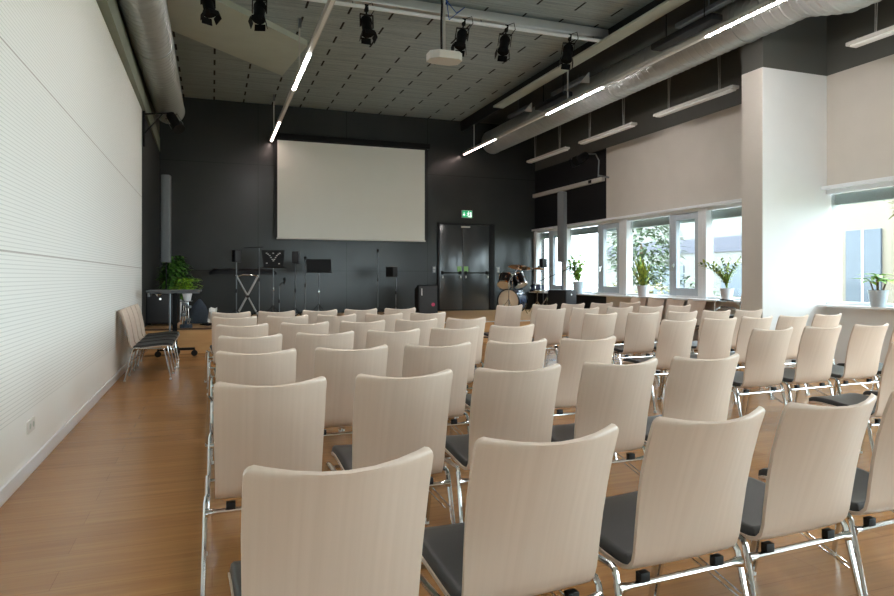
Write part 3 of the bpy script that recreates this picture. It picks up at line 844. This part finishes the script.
MB().box((0, -.03, .08), (.05, .04, .09), .01).box((0, 0, .03), (.2, .16, .06), .01).build('foot', 'bag_blue', t)

def tripod(f, h=.32, r=.30, a0=.3, rad=.008):
    for k in range(3):
        a = a0 + k * 2 * PI / 3
        f.tube([(0, 0, h), (r * math.cos(a), r * math.sin(a), .012)], rad, 6)
def mic_stand(label, x, y, top, boom=None, mic=True, a0=.3):
    t = thing('microphone_stand', label, 'microphone stand', (x, y, SZ))
    H_ = top - SZ
    f = MB(); tripod(f, .18, .30, a0); f.build('tripod', 'black_metal', t)
    f = MB().tube([(0, 0, .02), (0, 0, H_ * .55)], .011, 8).tube([(0, 0, H_ * .55), (0, 0, H_)], .008, 8); f.build('pole', 'steel_grey', t)
    MB().lathe([(.016, -.03), (.02, 0), (.016, .04)], 10, Matrix.Translation((0, 0, H_ * .55))).build('clutch', 'black_plastic', t)
    if boom:
        MB().tube([(boom[0][0], 0, boom[0][1] - SZ), (boom[1][0], 0, boom[1][1] - SZ)], .009, 8).build('boom', 'black_metal', t)
    if mic:
        m = boom[0] if boom else (0, top)
        MB().lathe([(.012, -.08), (.016, -.01), (.026, .0), (.03, .03), (.02, .055), (0, .06)], 12, Matrix.Translation((m[0], 0, m[1] - SZ + .01)) @ Matrix.Rotation(R(20), 4, 'X')).build('microphone', 'black_plastic', t)
    return t
def monitor(label, x, y, zc, rz, w=.14, h=.25, d_=.15):
    t = thing('monitor_speaker', label, 'speaker', (x, y, zc - h / 2), rz, 'small black monitor speakers on stands')
    MB().box((0, 0, h / 2), (w, d_, h), .015).build('cabinet', 'black_plastic', t)
    MB().box((.0, -d_ / 2 - .003, h / 2), (w - .03, .006, h - .03), .002).build('grille', 'speaker_grille', t)
    MB().box((w / 2 + .006, 0, h / 2), (.012, d_ * .6, h), .003).build('bracket', 'steel_grey', t)
    return t
def plain_stand(label, x, y, top, curve=False):
    t = thing('speaker_stand', label, 'stand', (x, y, SZ), group='thin stands carrying monitor speakers')
    h = top - SZ
    f = MB(); tripod(f, .2, .3, .9); f.build('tripod', 'black_metal', t)
    pts = [(0, 0, .02), (0, 0, h)]
    if curve: pts = [(0, 0, .02), (0, 0, h - .22), (.0, -.0, h - .14), (.05, 0, h - .06), (.11, 0, h - .03)]
    MB().tube(pts, .011, 8).build('pole', 'steel_grey', t)
    MB().lathe([(.017, -.04), (.02, 0), (.017, .04)], 10, Matrix.Translation((0, 0, h * .5))).build('clutch', 'black_plastic', t)
    return t
plain_stand('thin pole stand at left under the first monitor speaker', .47, 14, 1.58)
monitor('small monitor speaker on the leftmost pole stand', .47, 14, 1.71, R(25))
plain_stand('thin pole stand between the two music stands', 1.68, 14.2, 1.57)
monitor('small monitor speaker between the two music stands', 1.69, 14.2, 1.70, R(-20))
plain_stand('thin stand with curved neck left of the wedge speaker', 4.02, 14.6, 1.42, False)
monitor('small monitor speaker left of the wedge speaker', 3.92, 14.6, 1.40, R(40), .2, .23, .2)
plain_stand('thin pole stand behind the drums near the window corner', 8.06, 14.95, 1.52)
monitor('small monitor speaker beside the window corner behind the drums', 8.06, 14.95, 1.64, R(10), .16, .23, .14)
mic_stand('microphone stand with horizontal boom left of the perforated music stand', .92, 14, 1.88, ((.0 - .3, 1.88), (.08, 1.90)), False)
mic_stand('short microphone stand with tilted microphone by the perforated music stand', 1.27, 13.4, 1.10, ((.10, 1.20), (-.02, 1.10)), True)
mic_stand('black microphone stand left of the solid music stand', 1.86, 14, 1.66)
mic_stand('tall thin microphone stand alone below the projection screen', 3.59, 14.6, 1.86)
mic_stand('microphone boom stand beside the drum cymbals at right', 7.75, 14.0, 1.35, ((.55, 1.50), (-.3, 1.18)), True)

def music_stand(label, x, y, z0, z1, w, perf, rz=0):
    t = thing('music_stand', label, 'music stand', (x, y, SZ), rz, 'black music stands')
    f = MB(); tripod(f, .3, .28, .5); f.build('tripod', 'black_metal', t)
    zc = (z0 + z1) / 2 - SZ; h = z1 - z0
    MB().tube([(0, 0, .03), (0, 0, zc - .5 * h + .02)], .012, 8).build('pole', 'steel_grey', t)
    MB().lathe([(.017, -.03), (.022, 0), (.017, .04)], 10, Matrix.Translation((0, 0, zc * .5))).build('clutch', 'chrome', t)
    M = Matrix.Translation((0, 0, zc)) @ Matrix.Rotation(R(-14), 4, 'X')
    desk = MB()
    hw = w / 2
    desk.prism([(-hw * .82, -h / 2), (hw * .82, -h / 2), (hw, h / 2), (-hw, h / 2)] if perf else [(-hw, -h / 2), (hw, -h / 2), (hw, h / 2), (-hw, h / 2)], .006, M @ Matrix.Rotation(PI / 2, 4, 'X'))
    if perf:
        mk = MB()
        for cx, cz in ((-.13, .12), (-.10, .10), (-.07, .07), (-.045, .03), (-.02, -.01), (0, .12), (.0, -.04), (.02, -.01), (.045, .03), (.07, .07), (.10, .10), (.13, .12), (-.13, -.09), (.11, -.10)):
            mk.box((cx, -.009, cz), (.03, .004, .016), .001, M)
        mk.build('reflective_marks', 'white_plastic', t)['label'] = 'row of small light marks in a V shape'
    desk.box((0, -.03, -h / 2), (w, .06, .006), 0, M)
    desk.build('desk', 'black_metal', t)
    MB().box((0, .02, -h * .3), (.1, .03, .05), .006, M).build('bracket', 'chrome', t)
    return t
music_stand('perforated black music stand left of the screen corner', 1.17, 13.6, 1.46, 1.83, .46, True)
music_stand('solid black music stand below the left edge of the screen', 2.12, 13.8, 1.37, 1.66, .52, False)

# keyboard on an X stand
t = thing('keyboard_stand', 'chrome X-shaped keyboard stand on the left of the stage', 'stand', (.70, 14.3, SZ))
for s in (-1, 1):
    f = MB()
    for y in (-.12, .12): f.tube([(-.24 * s, y, .015), (.22 * s, y, .90)], .014, 8)
    f.tube([(-.24 * s, -.16, .015), (-.24 * s, .16, .015)], .014, 8); f.tube([(.22 * s, -.2, .90), (.22 * s, .2, .90)], .016, 8)
    f.build('leg', 'truss_silver', t)
MB().tube([(-.2, -.2, .885), (-.1, -.2, .915), (.1, -.2, .915), (.2, -.2, .885)], .012, 8).build('crossbar', 'chrome', t)
MB().lathe([(.03, -.15), (.03, .15)], 12, Matrix.Translation((0, 0, .46)) @ Matrix.Rotation(PI / 2, 4, 'X')).build('hub', 'black_plastic', t)
t = thing('covered_keyboard', 'long keyboard under a black cover on the X stand', 'keyboard', (.62, 14.42, SZ + .918))
rows = []
for i in range(15):
    x = -.68 + 1.36 * i / 14
    k = .5 if i in (0, 14) else 1
    s = .012 * math.sin(i * 1.9)
    rows.append([Vector((x, -.17 * k, .0)), Vector((x, -.18 * k, .05 * k)), Vector((x, -.13 * k, .11 * k + s)), Vector((x, 0, .13 * k + s)), Vector((x, .13 * k, .11 * k)), Vector((x, .17 * k, 0)), Vector((x, -.17 * k, 0))])
MB().quadgrid(rows).build('cover', 'deep_black', t, ang=60)

# wedge loudspeaker
t = thing('stage_speaker', 'black wedge loudspeaker with pink logo left of the double door', 'speaker', (4.66, 14.3, SZ), R(-6))
M = Matrix.Rotation(PI / 2, 4, 'Z') @ Matrix.Rotation(PI / 2, 4, 'X')
MB().prism([(-.26, 0), (.26, 0), (.26, .58), (-.12, .69), (-.22, .67)], .44, Matrix.Translation((-.22, 0, 0)) @ M).build('cabinet', 'black_plastic', t)
G = Matrix.Translation((0, -.240, .34)) @ Matrix.Rotation(R(-3.4), 4, 'X')
MB().box((0, -.010, 0), (.41, .012, .64), .006, G).build('grille', 'speaker_grille', t)
MB().lathe([(.042, 0), (.042, .004), (0, .004)], 18, G @ Matrix.Translation((.11, -.017, -.10)) @ Matrix.Rotation(PI / 2, 4, 'X')).build('logo', 'logo_pink', t)['label'] = 'round pink logo'
MB().box((-.15, -.018, .19), (.022, .004, .16), 0, G).build('name_strip', 'white_plastic', t)['label'] = 'narrow white strip'

# drum kit
ax = R(-50)
t = thing('bass_drum', 'bass drum with cream head and blue pearl shell on the stage', 'drum', (6.72, 14.0, SZ), 0)
D = Matrix.Translation((0, 0, .30)) @ Matrix.Rotation(R(-52), 4, 'Z') @ Matrix.Rotation(-PI / 2, 4, 'X')    # local +Z runs to the drummer
MB().lathe([(.272, -.20), (.28, -.20), (.28, .22), (.272, .22)], 36, D, cap=False).build('shell', 'pearl_blue', t)
MB().lathe([(0, -.203), (.27, -.203), (.27, -.19)], 36, D, cap=False).lathe([(0, .223), (.27, .223), (.27, .21)], 36, D, cap=False).build('head', 'drum_head', t)
f = MB()
for z in (-.205, .225): f.ring(.268, .292, z - .018, z + .018, 36, D)
f.build('hoop', 'drum_shell', t)
f = MB()
for k in range(8):
    a = k * PI / 4 + .2
    f.box((.292 * math.cos(a), .292 * math.sin(a), -.12), (.03, .03, .06), .006, D); f.box((.292 * math.cos(a), .292 * math.sin(a), .13), (.03, .03, .06), .006, D)
for s in (-1, 1): f.tube([(s * .22, -.02, .25), (s * .36, -.08, .0)], .011, 6)
f.tube([(.05, .05, .55), (.0, .0, .80)], .014, 8)
f.build('fittings', 'chrome', t)
def tom(label, x, y, z, M0):
    t = thing('tom_drum', label, 'drum', (x, y, z), 0, 'black tom drums')
    MB().lathe([(.155, -.13), (.16, -.13), (.16, .13), (.155, .13)], 28, M0, cap=False).build('shell', 'drum_shell', t)
    f = MB().lathe([(0, -.131), (.156, -.131), (.156, -.12)], 28, M0, cap=False).lathe([(0, .131), (.156, .131), (.156, .12)], 28, M0, cap=False); f.build('head', 'drum_head', t)
    f = MB()
    for q in (-.132, .132): f.ring(.152, .168, q - .012, q + .012, 28, M0)
    for k in range(6):
        a = k * PI / 3; f.box((.168 * math.cos(a), .168 * math.sin(a), 0), (.025, .025, .06), .006, M0)
    f.build('hoop', 'chrome', t)
tom('black tom drum tilted at left above the bass drum', 6.50, 13.93, 1.19, Matrix.Rotation(R(28), 4, 'Y') @ Matrix.Rotation(R(-28), 4, 'X'))
tom('black tom drum at right above the bass drum', 6.87, 13.95, 1.20, Matrix.Rotation(R(-12), 4, 'Y') @ Matrix.Rotation(R(-26), 4, 'X'))
def cymbal(name, label, x, y, z, r, tilt, stand_x, metal='brass', y2=None):
    t = thing(name, label, 'cymbal', (stand_x, y, SZ))
    M0 = Matrix.Translation((x - stand_x, (y2 or y) - y, z - SZ)) @ tilt
    MB().lathe([(0, .035), (.03, .03), (.05, .012), (r * .6, .002), (r, -.018), (r, -.02), (r * .6, 0), (.05, .009), (.0, .028)], 30, M0).build('cymbal', metal, t)
    f = MB(); tripod(f, .36, .24, .4, .009); f.build('tripod', 'chrome', t)
    MB().tube([(0, 0, .1), (0, 0, z - SZ - .35)], .012, 8).tube([(0, 0, z - SZ - .36), (x - stand_x, (y2 or y) - y, z - SZ + .03)], .009, 8).build('pole', 'chrome', t)
    MB().lathe([(.006, -.0), (.014, .035), (.014, .05), (.006, .06)], 10, M0).build('wing_nut', 'black_plastic', t)
    return t
cymbal('crash_cymbal', 'brass crash cymbal on a stand in front of the bass drum', 6.72, 13.6, 1.52, .26, Matrix.Rotation(R(11), 4, 'Y') @ Matrix.Rotation(R(-8), 4, 'X'), 6.44)
cymbal('ride_cymbal', 'pale ride cymbal on a stand by the window corner', 7.58, 14.3, 1.50, .16, Matrix.Rotation(R(6), 4, 'Y') @ Matrix.Rotation(R(-5), 4, 'X'), 7.82)
t = thing('snare_drum', 'snare drum on a chrome stand right of the bass drum', 'drum', (7.52, 14.25, SZ))
T2 = Matrix.Translation((0, 0, .60)) @ Matrix.Rotation(R(-6), 4, 'X')
MB().lathe([(.17, -.07), (.175, -.07), (.175, .07), (.17, .07)], 28, T2, cap=False).build('shell', 'pearl_blue', t)
MB().lathe([(0, .072), (.17, .072), (.17, .068)], 28, T2).lathe([(0, -.072), (.17, -.072), (.17, -.068)], 28, T2).build('head', 'drum_head', t)
f = MB()
for q in (-.074, .074): f.ring(.17, .186, q - .01, q + .01, 28, T2)
for k in range(8):
    a = k * PI / 4; f.box((.182 * math.cos(a), .182 * math.sin(a), 0), (.022, .022, .1), .005, T2)
f.build('hoop', 'chrome', t)
f = MB(); tripod(f, .28, .22, .2, .01); f.tube([(0, 0, .15), (0, 0, .5)], .013, 8)
for k in range(3): f.tube([(0, 0, .48), (.16 * math.cos(k * 2.1), .16 * math.sin(k * 2.1), .53)], .01, 6)
f.build('stand', 'chrome', t)

# ------------------------------------------------------------------ plants on the window sills
def sill_pot(t, r, h, m='pot_white'):
    MB().lathe([(r * .72, 0), (r * .97, h * .92), (r * 1.03, h), (r * .95, h), (r * .9, h - .02), (0, h - .02)], 22).build('pot', m, t)
    MB().lathe([(r * .88, 0), (r * .6, .008), (0, .01)], 18, Matrix.Translation((0, 0, h - .02))).build('soil', 'soil', t)
ZS = SILL + 0.0065
t = thing('potted_plant', 'bushy green plant in pale grey pot on far window sill', 'plant', (XR - .13, 13.58, ZS)); t.scale = (1.1, 1.35, 1.3); sill_pot(t, .115, .22, 'pot_grey')
f = MB(); s = MB()
for i in range(16):
    a = random.uniform(0, 2 * PI); q = random.uniform(.04, .15); top = random.uniform(.25, .50)
    s.tube([(0, 0, .2), (q * .5 * math.cos(a) - .03, q * .5 * math.sin(a), .2 + top * .5), (q * math.cos(a) - .04, q * math.sin(a), .2 + top)], [.007, .005, .003], 5)
    for k in range(14):
        u = random.uniform(.1, 1); b_ = a + random.uniform(-1.6, 1.6); cx = q * u * math.cos(a) - .04 * u
        dx = math.cos(b_); dx = -abs(dx) if cx > -.02 else dx * .6
        f.leaf((cx, q * u * math.sin(a) * 1.3, .2 + top * u), (dx, math.sin(b_), random.uniform(.0, 1.2)), random.uniform(.10, .17), random.uniform(.05, .075), .4)
s.build('stem', 'stem_green', t); f.build('foliage', 'leaf_bright', t)
t = thing('snake_plant', 'spiky snake plant in white pot on the sill, middle window', 'plant', (XR - .13, 11.08, ZS)); t.scale = (1.1, 1.25, 1.12); sill_pot(t, .115, .20)
f = MB()
for i in range(22):
    a = i * 2.4; lean = random.uniform(.15, 1.0) if i > 5 else random.uniform(0, .25)
    L = random.uniform(.35, .62); w = random.uniform(.035, .05)
    d_ = Vector((-abs(math.cos(a)) * lean * .5, math.sin(a) * lean * 1.25, 1)).normalized(); sd = Vector((-math.sin(a + .6), math.cos(a + .6), 0))
    rows = []
    for u, k in ((0, .6), (.3, 1), (.65, .9), (.88, .5), (1, .04)):
        c = Vector((.03 * math.cos(a), .03 * math.sin(a), .18)) + d_ * L * u
        nn = d_.cross(sd) * w * .18 * k
        rows.append([c - sd * w * k / 2, c + nn, c + sd * w * k / 2])
    f.quadgrid(rows)
f.build('foliage', 'leaf_snake', t)
t = thing('potted_plant', 'feathery zamioculcas plant in white pot on sill left of pillar', 'plant', (XR - .13, 8.80, ZS)); sill_pot(t, .115, .20)
f = MB(); s = MB()
for i in range(13):
    a = i * 2.4 + .4; L = random.uniform(.42, .74); sp_ = random.uniform(.2, .62)
    pts = [Vector((-sp_ * u * u * abs(math.cos(a)) * .6, sp_ * u * u * math.sin(a), .17 + L * u * (1 - .15 * u))) for u in (0, .25, .5, .75, 1)]
    s.tube(pts, [.009, .008, .006, .004, .002], 5)
    for k in range(16):
        u = .2 + .8 * k / 15; j = min(3, int(u * 4)); p = pts[j].lerp(pts[j + 1], u * 4 - j); dr = (pts[j + 1] - pts[j]).normalized()
        sd = dr.cross(Vector((math.cos(a), math.sin(a), .2))).normalized() * (1 if k % 2 else -1)
        f.leaf(p, sd * .8 + dr * .7, .095, .042, .1)
s.build('stem', 'stem_green', t); f.build('foliage', 'leaf_snake', t)
t = thing('potted_plant', 'thick-stemmed green plant in pale pot on sill right of pillar', 'plant', (XR - .13, 6.12, ZS)); t.scale = (1.1, 1.15, 1.1); sill_pot(t, .105, .20, 'pot_grey')
f = MB(); s = MB()
for i, (dx, dy, h) in enumerate(((-.04, .06, .17), (.0, .0, .2), (.03, -.07, .19), (.02, .03, .26))):
    s.tube([(dx * .6, dy * .6, .18), (dx, dy, .18 + h * .6), (dx * 1.1, dy * 1.2, .18 + h * .8)], [.011, .009, .005], 6)
    for k in range(6):
        a = k * 1.05 + i
        f.leaf((dx * 1.1, dy * 1.2, .18 + h * .75), (math.cos(a), math.sin(a), random.uniform(-.1, .55)), random.uniform(.14, .24), random.uniform(.05, .08), .25)
s.build('stem', 'bark', t); f.build('foliage', 'leaf_bright', t)

# ------------------------------------------------------------------ outside
gr = struct(MB().box((34, 8, -.35), (50.4, 90, .2)).build('ground', 'lawn'))
struct(MB().box((10.4, 8, -.22), (3.0, 60, .06)).build('path', 'paving'))
def building(label, x, y, sx, sy, h, m, bands, wins, rz=0):
    t = thing('building', label, 'building', (x, y, -.25), rz)
    MB().box((0, 0, h / 2), (sx, sy, h)).build('wall', m, t)
    MB().box((0, 0, h + .1), (sx + .5, sy + .5, .2)).build('roof', 'facade_dark', t)
    for z0, z1 in bands: MB().box((-sx / 2 - .04, 0, (z0 + z1) / 2), (.08, sy * .98, z1 - z0)).build('facade_band', 'facade_dark', t)
    for y0, y1, z0, z1 in wins:
        w_ = MB().box((-sx / 2 - .02, (y0 + y1) / 2, (z0 + z1) / 2), (.08, y1 - y0, z1 - z0)).build('window', 'facade_glass', t)
        MB().box((-sx / 2 - .065, (y0 + y1) / 2, (z0 + z1) / 2), (.02, .06, z1 - z0)).build('window_bar', 'frame_white', w_)
    return t
building('white building with dark window band seen through far windows', 30, 26, 8, 26, 7.2, 'render_white', [(2.9, 3.7), (5.4, 6.1)], [(-9, -6, .5, 2.2), (-2, 2, .5, 2.2), (5, 9, .5, 2.2)])
building('cream building seen through the window right of the pillar', 19, 8.2, 5, 11, 6.4, 'render_cream', [(4.4, 4.6)], [(-3.4, -2.2, .5, 3.2), (.6, 1.6, .6, 2.8), (3.9, 4.9, .6, 2.8)])
def tree(name, label, x, y, h, r, leaf, n, trunk=1.2, group=None):
    t = thing(name, label, 'tree' if trunk > .6 else 'shrub', (x, y, -.25), 0, group)
    f = MB().tube([(0, 0, 0), (.03, .02, trunk), (0, .05, trunk + (h - trunk) * .5)], [.1 * r, .08 * r, .03 * r], 8); f.build('trunk', 'bark', t)
    c = MB()
    for i in range(n):
        u = random.random(); a = random.uniform(0, 2 * PI); k = random.uniform(.55, 1)
        zz = trunk + (h - trunk) * u; rr = r * math.sin(PI * (.12 + .8 * u)) * k
        c.leaf((rr * math.cos(a), rr * math.sin(a), zz), (math.cos(a), math.sin(a), random.uniform(-.5, .8)), random.uniform(.14, .26) * r ** .5, random.uniform(.08, .15) * r ** .5, .3)
    c.build('crown', leaf, t)
    return t
tree('garden_tree', 'green tree standing outside the middle far window', 15.6, 21.0, 4.4, 1.5, 'leaf_garden', 1700)
tree('garden_tree', 'yellow-green tree outside the window right of the pillar', 12.6, 8.1, 4.2, .9, 'leaf_pale', 500, 2.3)
for k, (x, y, h, r, lf, lb) in enumerate(((12.6, 20.8, 1.3, .9, 'leaf_garden', 'low green shrub outside the farthest window'), (12.6, 18.6, 1.4, .9, 'leaf_pale', 'straw coloured shrub outside, left of the garden tree'),
        (12.4, 16.2, 1.3, .9, 'leaf_pale', 'straw coloured shrub outside the middle far window'), (12.2, 14.2, 1.6, .8, 'leaf_garden', 'green shrub outside the third far window'),
        (12.4, 12.3, 1.1, .9, 'leaf_pale', 'straw coloured shrub outside, just left of the pillar'))):
    tree('garden_shrub', lb, x, y, h, r, lf, 330, .1, 'shrubs outside the far windows')

# ------------------------------------------------------------------ light
wd = bpy.data.worlds.new('World'); scene.world = wd; wd.use_nodes = True
bg = wd.node_tree.nodes['Background']
bg.inputs['Color'].default_value = (0.80, 0.92, 1.0, 1); bg.inputs['Strength'].default_value = 4.0
def area(name, loc, rot, sx, sy, e=0, col=(1, 1, 1), portal=False):
    L = bpy.data.lights.new(name, 'AREA'); L.shape = 'RECTANGLE'; L.size = sx; L.size_y = sy; L.energy = e; L.color = col
    o = bpy.data.objects.new(name, L); COL.objects.link(o); o.location = loc; o.rotation_euler = rot
    if portal: L.cycles.is_portal = True
    return o
hz = HEAD - SILL
area('window_portal', ((XL + 4.5 + XR - .5) / 2, YF - .4, 1.49), (R(90), 0, 0), 4.6, 1.25, portal=True)
area('window_portal', (XR + .5, 11.7, SILL + hz / 2), (0, R(90), 0), hz, 8.7, portal=True)
area('window_portal', (XR + .5, 5.8, SILL + hz / 2), (0, R(90), 0), hz, 2.4, portal=True)
area('window_portal', (XR + .5, 0, SILL + 1.32), (0, R(90), 0), 2.66, 9.2, portal=True)
# ------------------------------------------------------------------ camera and view
cam = bpy.data.cameras.new('camera'); co = bpy.data.objects.new('camera', cam); COL.objects.link(co)
co.location = (0, 0, 1.28); co.rotation_euler = (R(90), 0, R(-19.9))
cam.sensor_width = 36; cam.lens = 649 / 894 * 36; cam.shift_y = -21 / 894; cam.clip_start = .05; cam.clip_end = 300
scene.camera = co
vs = scene.view_settings
vs.view_transform = 'Standard'; vs.look = 'None'; vs.gamma = 1; vs.use_curve_mapping = False; vs.exposure = 2.25
cy = scene.cycles
cy.use_denoising = True; cy.denoiser = 'OPENIMAGEDENOISE'
cy.max_bounces = 10; cy.diffuse_bounces = 6; cy.glossy_bounces = 4; cy.transparent_max_bounces = 16; cy.sample_clamp_indirect = 8
cy.caustics_reflective = False; cy.caustics_refractive = False
